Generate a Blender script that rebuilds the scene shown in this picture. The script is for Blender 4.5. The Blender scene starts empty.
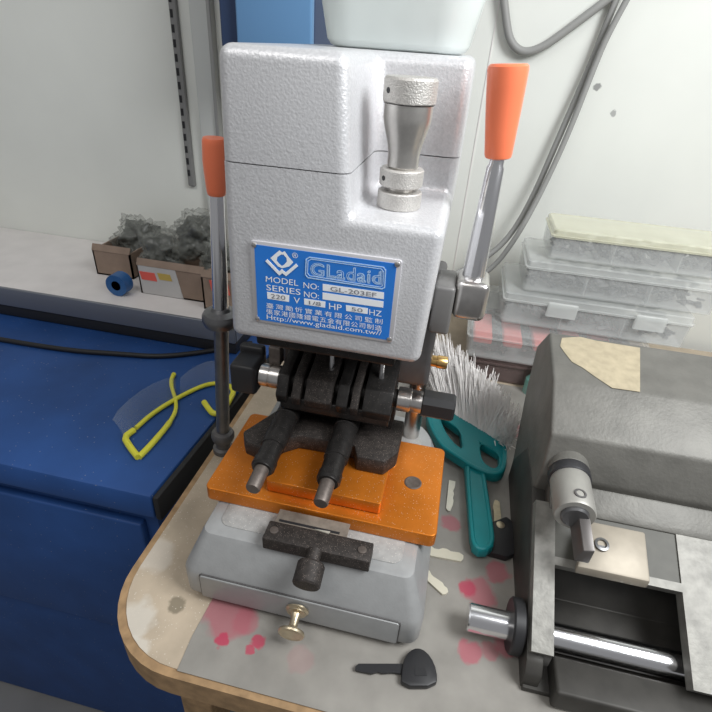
import bpy, bmesh, math, random
from mathutils import Vector, Matrix, noise
random.seed(7)
S = bpy.context.scene
COL = S.collection
PI = math.pi

# ---------------------------------------------------------------- camera, world, lights, exposure
CAM = Vector((0.0816, -0.3084, 0.461)); ROT = (1.0131, -0.0601, 0.214); F = 508.026
cd = bpy.data.cameras.new('camera'); cam = bpy.data.objects.new('camera', cd); COL.objects.link(cam)
cam.location = CAM; cam.rotation_euler = ROT
cd.sensor_width = 36; cd.lens = F / 712 * 36; cd.clip_start = 0.01; cd.clip_end = 50
S.camera = cam
S.view_settings.view_transform = 'Standard'; S.view_settings.look = 'None'
S.view_settings.gamma = 1.0; S.view_settings.use_curve_mapping = False
S.view_settings.exposure = 0.0
W = bpy.data.worlds.new('world'); S.world = W; W.use_nodes = True
W.node_tree.nodes['Background'].inputs[0].default_value = (0.97, 0.98, 1.0, 1)
W.node_tree.nodes['Background'].inputs[1].default_value = 0.25
def area(name, loc, target, sx, sy, power, color=(1, 1, 1)):
    l = bpy.data.lights.new(name, 'AREA'); l.shape = 'RECTANGLE'; l.size = sx; l.size_y = sy; l.energy = power; l.color = color
    o = bpy.data.objects.new(name, l); COL.objects.link(o); o.location = loc
    o.rotation_euler = (Vector(target) - Vector(loc)).to_track_quat('-Z', 'Y').to_euler()
    return o
area('window_daylight', (0.68, -0.16, 0.95), (0.06, 0.2, 0.3), 0.5, 0.5, 13, (0.97, 0.99, 1.0))
area('front_left_fill', (-0.50, -0.75, 1.6), (-.1, 0.1, 0.1), 1.2, 0.4, 7.5, (1, 0.98, 0.95))  # added fill from the upper front left, lifts the dim left side

# ---------------------------------------------------------------- helpers
from mathutils import Euler
RM = Euler(ROT, 'XYZ').to_matrix()
def P(u, v, ax, val):
    """pixel of the photograph -> the point where its ray meets the plane ax = val"""
    d = RM @ Vector(((u - 356) / F, -(v - 356) / F, -1)); i = 'xyz'.index(ax)
    return CAM + d * ((val - CAM[i]) / d[i])

def mat(name, col, rough=0.5, metal=0.0, var=0.0, vscale=60, bump=0.0, bscale=400, trans=0.0, ior=1.45, alpha=1.0,
        speck=None, speck_scale=300, speck_amt=0.3, coat=0.0, blobs=None, detail=4, spec=0.5, rvar=0.0):
    m = bpy.data.materials.new(name); m.use_nodes = True
    nt = m.node_tree; N = nt.nodes; L = nt.links; b = N['Principled BSDF']
    def nn(t, **k):
        n = N.new(t)
        for a, v in k.items(): setattr(n, a, v)
        return n
    tc = nn('ShaderNodeTexCoord')
    b.inputs['Roughness'].default_value = rough; b.inputs['Metallic'].default_value = metal
    b.inputs['IOR'].default_value = ior; b.inputs['Transmission Weight'].default_value = trans
    b.inputs['Alpha'].default_value = alpha; b.inputs['Coat Weight'].default_value = coat
    b.inputs['Specular IOR Level'].default_value = spec
    cur = None
    rgb = nn('ShaderNodeRGB'); rgb.outputs[0].default_value = (*col, 1); cur = rgb.outputs[0]
    if var:
        nz = nn('ShaderNodeTexNoise'); nz.inputs['Scale'].default_value = vscale; nz.inputs['Detail'].default_value = detail
        L.new(tc.outputs['Object'], nz.inputs['Vector'])
        mr = nn('ShaderNodeMapRange'); mr.inputs[1].default_value = 0.3; mr.inputs[2].default_value = 0.7
        mr.inputs[3].default_value = 1 - var; mr.inputs[4].default_value = 1 + var
        L.new(nz.outputs[0], mr.inputs[0])
        vm = nn('ShaderNodeVectorMath', operation='SCALE'); L.new(cur, vm.inputs[0]); L.new(mr.outputs[0], vm.inputs['Scale']); cur = vm.outputs[0]
        if rvar:
            r2 = nn('ShaderNodeMapRange'); r2.inputs[3].default_value = rough - rvar; r2.inputs[4].default_value = rough + rvar
            L.new(nz.outputs[0], r2.inputs[0]); L.new(r2.outputs[0], b.inputs['Roughness'])
    for bl in (blobs or []):       # stains: (x, y, z, radius, colour, strength)
        x, y, z, r, c, s = bl
        nz = nn('ShaderNodeTexNoise'); nz.inputs['Scale'].default_value = 0.9 / r; nz.inputs['Detail'].default_value = 3
        L.new(tc.outputs['Object'], nz.inputs['Vector'])
        ds = nn('ShaderNodeVectorMath', operation='DISTANCE'); ds.inputs[1].default_value = (x, y, z); L.new(tc.outputs['Object'], ds.inputs[0])
        ma = nn('ShaderNodeMath', operation='MULTIPLY_ADD'); L.new(nz.outputs[0], ma.inputs[0]); ma.inputs[1].default_value = r * 1.3; L.new(ds.outputs['Value'], ma.inputs[2])
        mr = nn('ShaderNodeMapRange'); mr.inputs[1].default_value = r * 1.45; mr.inputs[2].default_value = r * 1.75
        mr.inputs[3].default_value = s; mr.inputs[4].default_value = 0; L.new(ma.outputs[0], mr.inputs[0])
        mx = nn('ShaderNodeMix', data_type='RGBA'); L.new(mr.outputs[0], mx.inputs[0]); L.new(cur, mx.inputs[6]); mx.inputs[7].default_value = (*c, 1); cur = mx.outputs[2]
    if speck:                      # metal chips and paint flecks lying on a surface
        vo = nn('ShaderNodeTexVoronoi'); vo.inputs['Scale'].default_value = speck_scale; L.new(tc.outputs['Object'], vo.inputs['Vector'])
        mt = nn('ShaderNodeMath', operation='LESS_THAN'); L.new(vo.outputs['Distance'], mt.inputs[0]); mt.inputs[1].default_value = 0.25
        sx = nn('ShaderNodeSeparateColor'); L.new(vo.outputs['Color'], sx.inputs[0])
        m2 = nn('ShaderNodeMath', operation='LESS_THAN'); L.new(sx.outputs[0], m2.inputs[0]); m2.inputs[1].default_value = speck_amt
        m3 = nn('ShaderNodeMath', operation='MULTIPLY'); L.new(mt.outputs[0], m3.inputs[0]); L.new(m2.outputs[0], m3.inputs[1])
        mx = nn('ShaderNodeMix', data_type='RGBA'); L.new(m3.outputs[0], mx.inputs[0]); L.new(cur, mx.inputs[6]); mx.inputs[7].default_value = (*speck, 1); cur = mx.outputs[2]
    L.new(cur, b.inputs['Base Color'])
    if bump:
        nz = nn('ShaderNodeTexNoise'); nz.inputs['Scale'].default_value = bscale; nz.inputs['Detail'].default_value = 2
        L.new(tc.outputs['Object'], nz.inputs['Vector'])
        bp = nn('ShaderNodeBump'); bp.inputs['Strength'].default_value = bump; bp.inputs['Distance'].default_value = 0.001
        L.new(nz.outputs[0], bp.inputs['Height']); L.new(bp.outputs[0], b.inputs['Normal'])
    return m

def obj(name, bm, m, parent=None, loc=None, sharp=32, smooth=True):
    bmesh.ops.recalc_face_normals(bm, faces=bm.faces)
    for f in bm.faces: f.smooth = smooth
    for e in bm.edges:
        if len(e.link_faces) == 2 and e.calc_face_angle(0) > math.radians(sharp): e.smooth = False
    me = bpy.data.meshes.new(name); bm.to_mesh(me); bm.free()
    for x in (m if isinstance(m, (list, tuple)) else [m]): me.materials.append(x)
    o = bpy.data.objects.new(name, me); COL.objects.link(o)
    if parent:
        o.parent = parent
        w = Matrix.Identity(4); p = parent
        while p: w = Matrix.LocRotScale(p.location, p.rotation_euler, p.scale) @ w; p = p.parent
        o.data.transform(w.inverted())       # meshes are written in room coordinates
    return o
def tag(o, label, cat, group=None, kind=None):
    o['label'] = label; o['category'] = cat
    if group: o['group'] = group
    if kind: o['kind'] = kind
    return o
def thing(name, loc, label, cat, group=None):
    o = bpy.data.objects.new(name, None); COL.objects.link(o); o.location = loc; o.empty_display_size = 0.02
    return tag(o, label, cat, group)
def solid(name, bm, m, label, cat, group=None, kind=None):
    """a thing of one mesh: its origin is put at its base"""
    vs = [v.co.copy() for v in bm.verts]
    c = Vector(((min(v.x for v in vs) + max(v.x for v in vs)) / 2, (min(v.y for v in vs) + max(v.y for v in vs)) / 2, min(v.z for v in vs)))
    o = obj(name, bm, m); o.data.transform(Matrix.Translation(-c)); o.location = c
    return tag(o, label, cat, group, kind)
def struct(name, bm, m):
    o = obj(name, bm, m); o['kind'] = 'structure'; return o

def NB(): return bmesh.new()
def _bev(bm, verts, r, seg, pred=None):
    es = {e for v in verts for e in v.link_edges}
    es = [e for e in es if len(e.link_faces) == 2 and e.calc_face_angle(0) > 0.3 and (pred is None or pred(e))]
    if r > 0 and es: bmesh.ops.bevel(bm, geom=es, offset=r, segments=seg, profile=0.5, affect='EDGES', clamp_overlap=True)
def box(bm, x0, x1, y0, y1, z0, z1, r=0.0, seg=3, M=None, pred=None):
    b = bmesh.new()
    bmesh.ops.create_cube(b, size=1)
    for v in b.verts: v.co = Vector((x0 + (v.co.x + .5) * (x1 - x0), y0 + (v.co.y + .5) * (y1 - y0), z0 + (v.co.z + .5) * (z1 - z0)))
    _bev(b, list(b.verts), r, seg, pred)
    if M: bmesh.ops.transform(b, matrix=M, verts=b.verts)
    merge(bm, b); return bm
def merge(bm, b):
    me = bpy.data.meshes.new('tmp'); b.to_mesh(me); b.free(); bm.from_mesh(me); bpy.data.meshes.remove(me)
def frame(a, d):
    d = Vector(d).normalized(); q = d.to_track_quat('Z', 'X' if abs(d.x) < .9 else 'Y')
    return Matrix.Translation(Vector(a)) @ q.to_matrix().to_4x4()
def lathe(bm, a, d, prof, n=40, knurl=0.0):
    """prof: (radius, height) pairs swept round the axis a + t d"""
    M = frame(a, d); rings = []
    b = bmesh.new()
    for r, h in prof:
        if r < 1e-6: rings.append([b.verts.new(M @ Vector((0, 0, h)))])
        else: rings.append([b.verts.new(M @ Vector((r * math.cos(2 * PI * k / n), r * math.sin(2 * PI * k / n), h))) for k in range(n)])
    for A, B in zip(rings, rings[1:]):
        for k in range(n):
            k2 = (k + 1) % n
            if len(A) == 1 and len(B) == 1: continue
            if len(A) == 1: b.faces.new((A[0], B[k], B[k2]))
            elif len(B) == 1: b.faces.new((A[k], A[k2], B[0]))
            else: b.faces.new((A[k], A[k2], B[k2], B[k]))
    for R_, rev in ((rings[0], True), (rings[-1], False)):
        if len(R_) > 2: b.faces.new(R_[::-1] if rev else R_)
    merge(bm, b); return bm
def cyl(bm, a, c, r, n=32, r2=None, ch=0.0):
    a = Vector(a); c = Vector(c); h = (c - a).length; r2 = r if r2 is None else r2
    pr = [(r - ch, 0), (r, ch), (r2, h - ch), (r2 - ch, h)] if ch else [(r, 0), (r2, h)]
    return lathe(bm, a, c - a, pr, n)
def prism(bm, pts, d, r=0.0, seg=2, M=None, pred=None):
    """polygon pts (3-D, planar) swept by the vector d"""
    b = bmesh.new(); d = Vector(d)
    A = [b.verts.new(Vector(p)) for p in pts]; B = [b.verts.new(Vector(p) + d) for p in pts]; n = len(A)
    b.faces.new(A); b.faces.new(B[::-1])
    for k in range(n): b.faces.new((A[k], B[k], B[(k + 1) % n], A[(k + 1) % n]))
    bmesh.ops.recalc_face_normals(b, faces=b.faces)
    _bev(b, list(b.verts), r, seg, pred)
    if M: bmesh.ops.transform(b, matrix=M, verts=b.verts)
    merge(bm, b); return bm
def tube(bm, pts, r, n=12, smooth=0, flat=1.0, up=(0, 0, 1)):
    pts = [Vector(p) for p in pts]
    for _ in range(smooth):
        q = [pts[0]]
        for a, c in zip(pts, pts[1:]): q += [a * .75 + c * .25, a * .25 + c * .75]
        pts = q + [pts[-1]]
    b = bmesh.new(); rings = []; m = len(pts)
    for i, p in enumerate(pts):
        t = (pts[min(i + 1, m - 1)] - pts[max(i - 1, 0)]).normalized()
        s = t.cross(Vector(up)); s = s.normalized() if s.length > 1e-4 else Vector((1, 0, 0)); u = s.cross(t).normalized()
        rr = r[min(i * len(r) // m, len(r) - 1)] if isinstance(r, (list, tuple)) else r
        rings.append([b.verts.new(p + s * math.cos(2 * PI * k / n) * rr + u * math.sin(2 * PI * k / n) * rr * flat) for k in range(n)])
    for A, B in zip(rings, rings[1:]):
        for k in range(n): b.faces.new((A[k], A[(k + 1) % n], B[(k + 1) % n], B[k]))
    b.faces.new(rings[0][::-1]); b.faces.new(rings[-1])
    merge(bm, b); return bm
def rrect(x0, x1, y0, y1, r, n=6, rs=None):
    """rounded rectangle in plan, counter-clockwise from the lower left"""
    rs = rs or (r, r, r, r); out = []
    for (cx, cy, a0), r_ in zip(((x0, y0, PI), (x1, y0, 1.5 * PI), (x1, y1, 0), (x0, y1, .5 * PI)), rs):
        sx = 1 if cx == x0 else -1; sy = 1 if cy == y0 else -1
        for k in range(n + 1):
            a = a0 + (PI / 2) * k / n
            out.append((cx + sx * r_ + r_ * math.cos(a), cy + sy * r_ + r_ * math.sin(a)))
    return out
def loft(bm, sections, cap=True):
    """sections: lists of 3-D points of equal length"""
    b = bmesh.new(); R_ = [[b.verts.new(Vector(p)) for p in s] for s in sections]; n = len(R_[0])
    for A, B in zip(R_, R_[1:]):
        for k in range(n): b.faces.new((A[k], A[(k + 1) % n], B[(k + 1) % n], B[k]))
    if cap: b.faces.new(R_[0][::-1]); b.faces.new(R_[-1])
    bmesh.ops.recalc_face_normals(b, faces=b.faces)
    merge(bm, b); return bm

# ---------------------------------------------------------------- materials
M = {}
M['wall'] = mat('white wall paint', (0.77, 0.785, 0.74), 0.7, var=0.03, vscale=6, bump=0.1, bscale=60,
                blobs=[(0.265, 0.66, 0.42, 0.006, (.2, .2, .2), .8), (0.30, 0.66, 0.385, 0.005, (.25, .25, .25), .7)])
M['floor'] = mat('grey floor', (0.25, 0.25, 0.25), 0.6, var=0.1, vscale=8)
M['laminate'] = mat('worn beige laminate', (0.49, 0.405, 0.305), 0.5, var=0.13, vscale=30, speck=(0.66, 0.60, 0.51), speck_scale=520, speck_amt=0.2,
                    blobs=[(x - .3, y - .27, z + .75, r, c, k) for x, y, z, r, c, k in [(-0.116, -0.063, 0, 0.0085, (.25, .21, .15), .95), (-0.147, -0.085, 0, 0.02, (.66, .62, .55), .7), (-0.165, -0.02, 0, 0.02, (.62, .57, .5), .6),
                           (-0.13, -0.11, 0, 0.014, (.66, .62, .55), .7)]])
M['wood'] = mat('raw brown wood edge', (0.36, 0.23, 0.12), 0.7, var=0.25, vscale=80)
M['blue'] = mat('blue painted steel', (0.018, 0.072, 0.25), 0.55, var=0.15, vscale=12, speck=(0.2, 0.23, 0.3), speck_scale=330, speck_amt=0.03)
M['rubber_and_shade'] = mat('black rubber and gap shade', (0.018, 0.018, 0.019), 0.6)  # rubber of the feet, and the black used for the cabinet's gap shade
M['hammer'] = mat('silver hammered paint', (0.64, 0.64, 0.655), 0.36, metal=0.28, var=0.07, vscale=500, detail=2, bump=0.35, bscale=560)
M['smooth_grey'] = mat('smooth grey paint', (0.36, 0.365, 0.365), 0.38, metal=0.2, var=0.05, vscale=90, bump=0.12, bscale=500)
M['drawer_grey'] = mat('drawer grey paint', (0.33, 0.335, 0.335), 0.38, metal=0.2, var=0.05, vscale=90)
M['dusty_grey'] = mat('grey paint dusted with filings', (0.36, 0.355, 0.345), 0.55, metal=0.15, var=0.1, vscale=200, speck=(0.6, 0.57, 0.53), speck_scale=700, speck_amt=0.3)
M['dark_cast'] = mat('dark grey cast iron', (0.13, 0.125, 0.125), 0.5, metal=0.4, var=0.12, vscale=90)
M['orange'] = mat('orange anodised aluminium', (0.64, 0.192, 0.018), 0.38, metal=0.55, var=0.06, vscale=70, speck=(0.72, 0.5, 0.34), speck_scale=750, speck_amt=0.16)
M['black'] = mat('blackened steel with filings', (0.028, 0.026, 0.025), 0.42, metal=0.45, var=0.25, vscale=150, speck=(0.16, 0.13, 0.12), speck_scale=1000, speck_amt=0.16)
M['black_clean'] = mat('black plastic', (0.022, 0.022, 0.024), 0.45)
M['dusty_black'] = mat('blackened steel thick with filings', (0.040, 0.034, 0.031), 0.6, metal=0.3, var=0.35, vscale=200, speck=(0.27, 0.22, 0.19), speck_scale=1000, speck_amt=0.35)
M['pin'] = mat('worn brown steel', (0.16, 0.135, 0.12), 0.5, metal=0.6, var=0.15, vscale=300)
M['chrome'] = mat('chrome', (0.86, 0.86, 0.88), 0.18, metal=1.0)
M['chrome_dull'] = mat('dull chrome', (0.62, 0.60, 0.58), 0.28, metal=1.0, var=0.08, vscale=150)
M['steel'] = mat('turned steel', (0.62, 0.60, 0.57), 0.33, metal=0.9, var=0.05, vscale=250, spec=0.5)
M['knurl'] = mat('knurled steel', (0.60, 0.58, 0.55), 0.5, metal=0.55, var=0.1, vscale=900, bump=0.6, bscale=900)
M['grey_steel'] = mat('dark grey steel', (0.20, 0.20, 0.205), 0.36, metal=0.85, var=0.1, vscale=100)
M['brass'] = mat('brass', (0.72, 0.47, 0.19), 0.3, metal=1.0, var=0.06, vscale=200)
M['brass_dull'] = mat('tarnished brass', (0.62, 0.53, 0.38), 0.36, metal=0.95, var=0.1, vscale=200)
M['red_orange'] = mat('glossy orange plastic', (0.98, 0.235, 0.11), 0.30, coat=0.2)
M['plate_blue'] = mat('blue nameplate enamel', (0.026, 0.195, 0.66), 0.4, var=0.04, vscale=60, spec=0.4)
M['plate_edge'] = mat('bare aluminium edge', (0.72, 0.71, 0.74), 0.4, metal=0.5)
M['white_ink'] = mat('white ink', (0.90, 0.92, 0.95), 0.55)
M['pale_ink'] = mat('pale blue ink', (0.45, 0.66, 0.92), 0.55)
M['dark_ink'] = mat('grey ink', (0.22, 0.22, 0.25), 0.6)
M['cable_grey'] = mat('grey cable', (0.30, 0.30, 0.29), 0.5)
M['cable_black'] = mat('black cable', (0.02, 0.02, 0.022), 0.5)
M['teal'] = mat('teal plastic', (0.006, 0.24, 0.26), 0.4, var=0.06, vscale=30)
M['bristle'] = mat('white nylon bristle', (0.86, 0.83, 0.81), 0.6)
M['yellow'] = mat('yellow plastic', (0.78, 0.74, 0.06), 0.4)
def clear(name, col, a, rough=0.25):
    """thin translucent plastic: part clear, part milky"""
    m = bpy.data.materials.new(name); m.use_nodes = True; N = m.node_tree.nodes; L = m.node_tree.links
    b = N['Principled BSDF']; b.inputs['Base Color'].default_value = (*col, 1); b.inputs['Roughness'].default_value = rough
    b.inputs['Alpha'].default_value = a
    tc = N.new('ShaderNodeTexCoord'); nz = N.new('ShaderNodeTexNoise'); nz.inputs['Scale'].default_value = 18; L.new(tc.outputs['Object'], nz.inputs['Vector'])
    mr = N.new('ShaderNodeMapRange'); mr.inputs[3].default_value = a * .8; mr.inputs[4].default_value = min(1, a * 1.2); L.new(nz.outputs[0], mr.inputs[0]); L.new(mr.outputs[0], b.inputs['Alpha'])
    return m
M['clear_body'] = clear('milky clear plastic', (0.78, 0.80, 0.79), 0.27)
M['clear_rim'] = clear('milky clear plastic rim', (0.84, 0.86, 0.84), 0.36)
M['lens'] = clear('clear lens', (0.62, 0.66, 0.68), 0.09, 0.06)
M['tub'] = clear('white translucent plastic', (0.80, 0.86, 0.84), 0.85, 0.35)
M['bag'] = clear('crumpled clear bag', (0.34, 0.35, 0.32), 0.30, 0.15)
M['bag_dark'] = mat('dark parts in a bag', (0.06, 0.063, 0.058), 0.35, var=0.6, vscale=45, coat=0.4)
pink = (0.42, 0.12, 0.15)
def G(u, v): return P(u, v, 'z', 0.001)
bl = []
for (u, v, r, s) in ((228, 612, .027, .7), (246, 622, .013, .6), (222, 640, .0065, .9), (258, 641, .0065, .85), (250, 650, .0045, .8), (480, 592, .017, .75), (468, 588, .010, .8),
                     (497, 572, .013, .75), (450, 523, .012, .75), (470, 652, .011, .8), (490, 650, .009, .4), (508, 645, .012, .7), (513, 430, .016, .5), (300, 660, .012, .18)):
    p = G(u, v); bl.append((p.x, p.y, p.z, r, (0.46, 0.05, 0.10) if r < .0105 else pink, s))
M['sheet'] = mat('grey plastic table cover', (0.29, 0.275, 0.25), 0.36, var=0.16, vscale=24, blobs=bl)
M['carton'] = mat('brown cardboard', (0.30, 0.22, 0.17), 0.8, var=0.1, vscale=50)
M['carton_white'] = mat('white card', (0.55, 0.54, 0.53), 0.75, var=0.04, vscale=50)
M['sticker_red'] = mat('red sticker', (0.80, 0.13, 0.10), 0.6)
M['sticker_yellow'] = mat('yellow sticker', (0.55, 0.40, 0.10), 0.6)
M['shelf_white'] = mat('white shelf board', (0.80, 0.765, 0.75), 0.5, var=0.05, vscale=20)
M['shelf_metal'] = mat('grey blue metal lip', (0.22, 0.235, 0.27), 0.4, metal=0.4)
M['alu'] = mat('aluminium strip', (0.42, 0.42, 0.41), 0.4, metal=0.6)
M['cast2'] = mat('worn grey casting', (0.165, 0.16, 0.145), 0.5, metal=0.2, var=0.14, vscale=40, bump=0.3, bscale=300)
M['cast2_dark'] = mat('dark grey casting', (0.055, 0.052, 0.047), 0.5, metal=0.3, var=0.2, vscale=40)  # darker tone for base, side plate and front rail
M['cast2_light'] = mat('bare worn casting', (0.25, 0.243, 0.222), 0.5, metal=0.25, var=0.22, vscale=90, bump=0.3, bscale=300)
M['key_steel'] = mat('nickel key', (0.72, 0.69, 0.60), 0.35, metal=0.5, var=0.05, vscale=200)
M['paint_cream'] = mat('cream key', (0.70, 0.66, 0.54), 0.45, metal=0.2)
M['red_pack'] = mat('red packet', (0.85, 0.12, 0.09), 0.5)
M['parts_dark'] = mat('dark small parts', (0.23, 0.23, 0.23), 0.5, metal=0.2, var=0.4, vscale=60)
M['parts_brown'] = mat('brown small parts', (0.16, 0.10, 0.09), 0.5, metal=0.2, var=0.4, vscale=60)
M['cab_blue'] = mat('sky blue painted door', (0.13, 0.28, 0.50), 0.5)
M['cab_navy'] = mat('navy painted side', (0.035, 0.06, 0.13), 0.5)
M['lid_yellow'] = clear('pale yellow clear plastic', (0.78, 0.77, 0.60), 0.5)
M['brown_body'] = clear('smoky brown plastic', (0.22, 0.16, 0.15), 0.6)
M['green_glass'] = clear('green glass', (0.25, 0.55, 0.48), 0.6, 0.1)

# ---------------------------------------------------------------- the room
WY = 0.66
b = NB(); box(b, -2.2, 2.2, WY, WY + .1, -0.75, 1.9); struct('wall_back', b, M['wall'])
b = NB(); box(b, -2.2, 2.2, -2.2, WY, -0.80, -0.75); struct('floor', b, M['floor'])

# table with a rounded, wood-edged corner
tb = thing('work_table', (0.3, 0.27, -0.75), 'worn beige laminate work table with a rounded wood-edged corner', 'table')
X0, X1, Y0, Y1 = -0.1785, 0.95, -0.122, 0.64
b = NB(); pl = rrect(X0, X1, Y0, Y1, .02, 10, (.085, .02, .01, .01))
prism(b, [(x, y, -.030) for x, y in pl], (0, 0, .0290)); obj('table_board', b, M['wood'], tb)
b = NB(); pl = rrect(X0 + .007, X1 - .006, Y0 + .007, Y1, .02, 10, (.080, .02, .01, .01))
prism(b, [(x, y, -.0012) for x, y in pl], (0, 0, .0012)); obj('laminate_top', b, M['laminate'], tb)
for x, y in ((-.13, -.03), (.88, -.06), (-.13, .58), (.88, .58)):
    b = NB(); box(b, x - .02, x + .02, y - .02, y + .02, -.75, -.03, .003); obj('leg', b, M['wood'], tb)

# plastic cover lying on the right of the table
b = NB()
q = [G(214, 596), G(192, 636), G(178, 668)]; q = [Vector((p.x, p.y, 0)) for p in q]
poly = [(q[2].x, -.1165), (.62, -.1165), (.62, .40), (.12, .41), (-.06, .40), (-.078, .05), (q[0].x, q[0].y), (q[1].x, q[1].y)]
prism(b, [(x, y, .0001) for x, y in poly], (0, 0, .0007))
tag(obj('table_cover', b, M['sheet']), 'thin grey plastic cover with pink stains spread over the table', 'table cover')

# blue steel cabinet left of the table
cb = thing('tool_cabinet', (-.6, .25, -.75), 'low blue steel cabinet left of the table with a black strip as gap shade', 'cabinet')
e0 = P(150, 497, 'z', -.02); e1 = P(214, 420, 'z', -.02)
ex = lambda y: e0.x + (e1.x - e0.x) * (y - e0.y) / (e1.y - e0.y)
fy = .0635
b = NB(); prism(b, [(-1.2, fy, -.06), (ex(fy), fy, -.06), (ex(.62), .62, -.06), (-1.2, .62, -.06)], (0, 0, .04), .004); obj('cabinet_top', b, M['blue'], cb)
b = NB(); prism(b, [(ex(fy) + .0005, fy + .001, -.062), (ex(fy) + .009, fy + .001, -.062), (ex(.62) + .009, .62, -.062), (ex(.62) + .0005, .62, -.062)], (0, 0, .040), .003); obj('gap_shade_strip', b, M['rubber_and_shade'], cb)  # black strip: shade of the gap to the table, put into colour
b = NB(); prism(b, [(-1.2, fy + .02, -.74), (ex(fy) - .012, fy + .02, -.74), (ex(.62) - .012, .62, -.74), (-1.2, .62, -.74)], (0, 0, .665), .003); obj('cabinet_body', b, M['blue'], cb)
b = NB(); prism(b, [(-1.19, fy + .024, -.075), (ex(fy) - .03, fy + .024, -.075), (ex(.62) - .03, .61, -.075), (-1.19, .61, -.075)], (0, 0, .016)); obj('shadow_gap', b, M['rubber_and_shade'], cb)  # black filler painting in the shade of the recess below the top
for zz in (-.36,):
    b = NB(); box(b, -.75, ex(fy) - .03, fy + .008, fy + .022, zz, -.09, .003); obj('drawer', b, M['blue'], cb)

# metal shelf against the wall with a white board
sh = thing('wall_shelf', (-.6, .5, -.02), 'white board shelf with a grey metal lip against the wall behind the blue cabinet', 'shelf')
sx1 = -.255
b = NB(); box(b, -1.3, sx1, .395, WY - .001, .030, .040, .002); obj('shelf_board', b, M['shelf_white'], sh)
b = NB(); box(b, -1.3, sx1, .388, .394, .004, .0405, .0015); obj('metal_lip', b, M['shelf_metal'], sh)
b = NB(); box(b, -1.3, sx1, .391, WY - .001, -.0185, .004, .002); obj('bottom_rail', b, M['black_clean'], sh)
b = NB(); box(b, -1.3, sx1, .396, WY - .001, .004, .030); obj('shelf_core', b, M['shelf_metal'], sh)

# slotted rail and corner strip on the wall
sr = thing('slotted_rail', (-.455, WY - .006, .2), 'narrow dark slotted shelf rail screwed to the wall at left', 'rail')
a0 = P(192, 186, 'y', WY - .006); a1 = P(175, 36, 'y', WY - .006)
b = NB(); box(b, a0.x - .0065, a0.x + .0075, WY - .009, WY, a0.z, a1.z + .35, .002); obj('channel', b, mat('grey rail paint', (.24, .24, .235), .5), sr)
b = NB(); k = 0
z = a0.z + .02
while z < a1.z + .34:
    box(b, a0.x - .0045, a0.x + .0005, WY - .0098, WY - .008, z, z + .012); z += .022
obj('slot', b, M['black_clean'], sr)
cp = thing('wall_strip', (-.40, WY, .0), 'upright pale metal corner strip on the wall left of the machine', 'strip')
c0 = P(217, 200, 'y', WY - .01)
b = NB(); box(b, c0.x - .022, c0.x + .012, WY - .012, WY, .06, .9, .003); obj('strip_body', b, mat('grey white panel', (.62, .64, .62), .35), cp)
b = NB(); box(b, c0.x + .0125, c0.x + .020, WY - .018, WY, .06, .9, .002); obj('strip_edge', b, M['alu'], cp)

# blue wall cupboard high behind the machine
wc = thing('wall_cupboard', (-.15, .5, .44), 'blue wall cupboard high on the wall behind the machine', 'cupboard')
w0 = P(234, 42, 'y', .46); w1 = P(290, 42, 'y', .46)
b = NB(); box(b, w0.x - .026, w1.x + .03, .475, WY - .001, .440, .80, .003); obj('body', b, M['cab_navy'], wc)
b = NB(); box(b, w0.x + .004, w1.x + .03, .46, .474, .442, .798, .003); obj('door', b, M['cab_blue'], wc)

# ---------------------------------------------------------------- the key cutting machine
mc = thing('key_cutting_machine', (0, .08, 0), 'silver grey key cutting machine with a blue nameplate on an orange base plate', 'machine')
# base casting
secs = []
for z, x0, x1, y0, y1, r in ((.006, -.1095, .1065, -.0495, .190, .011), (.012, -.1125, .1095, -.0525, .193, .012), (.038, -.1130, .1100, -.0525, .193, .012), (.0425, -.1115, .1085, -.051, .192, .012),
                             (.072, -.0995, .0975, -.037, .184, .010), (.0758, -.0975, .0955, -.0345, .182, .009), (.0772, -.0935, .0915, -.0305, .178, .008)):
    secs.append([(x, y, z) for x, y in rrect(x0, x1, y0, y1, r, 8, (r, r, .045, r))])
b = NB(); loft(b, secs); obj('base_casting', b, M['smooth_grey'], mc)
b = NB(); prism(b, [(x, y, .0766) for x, y in rrect(-.086, .084, -.0245, .150, .010, 6)], (0, 0, .0016), .0008); obj('dusty_pad', b, M['dusty_grey'], mc)
for x in (-.085, .085):
    for y in (-.03, .15):
        b = NB(); cyl(b, (x, y, 0), (x, y, .0075), .012); obj('foot', b, M['rubber_and_shade'], mc)
b = NB(); prism(b, [(x, -.0530, z) for x, z in rrect(-.0950, .0915, .0085, .0405, .003, 3)], (0, .004, 0)); obj('drawer_gap', b, M['dark_cast'], mc)
dr = NB(); prism(dr, [(x, -.0542, z) for x, z in rrect(-.0938, .0903, .0095, .0394, .002, 3)], (0, .006, 0), .0006)
dr = obj('drawer', dr, M['drawer_grey'], mc)
kp = Vector((-.0005, -.0545, .0255))
b = NB(); lathe(b, kp, (0.05, -1, -.12), [(.0105, 0), (.0105, .0012), (.0085, .0025), (.0085, .0035), (.005, .0045), (.0038, .008), (.0038, .015), (.007, .0170), (.0112, .0190), (.0118, .0205), (.0112, .022), (.0092, .0226), (.0088, .0222), (.0, .0222)], 36)
obj('knob', b, M['brass_dull'], dr)
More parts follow.
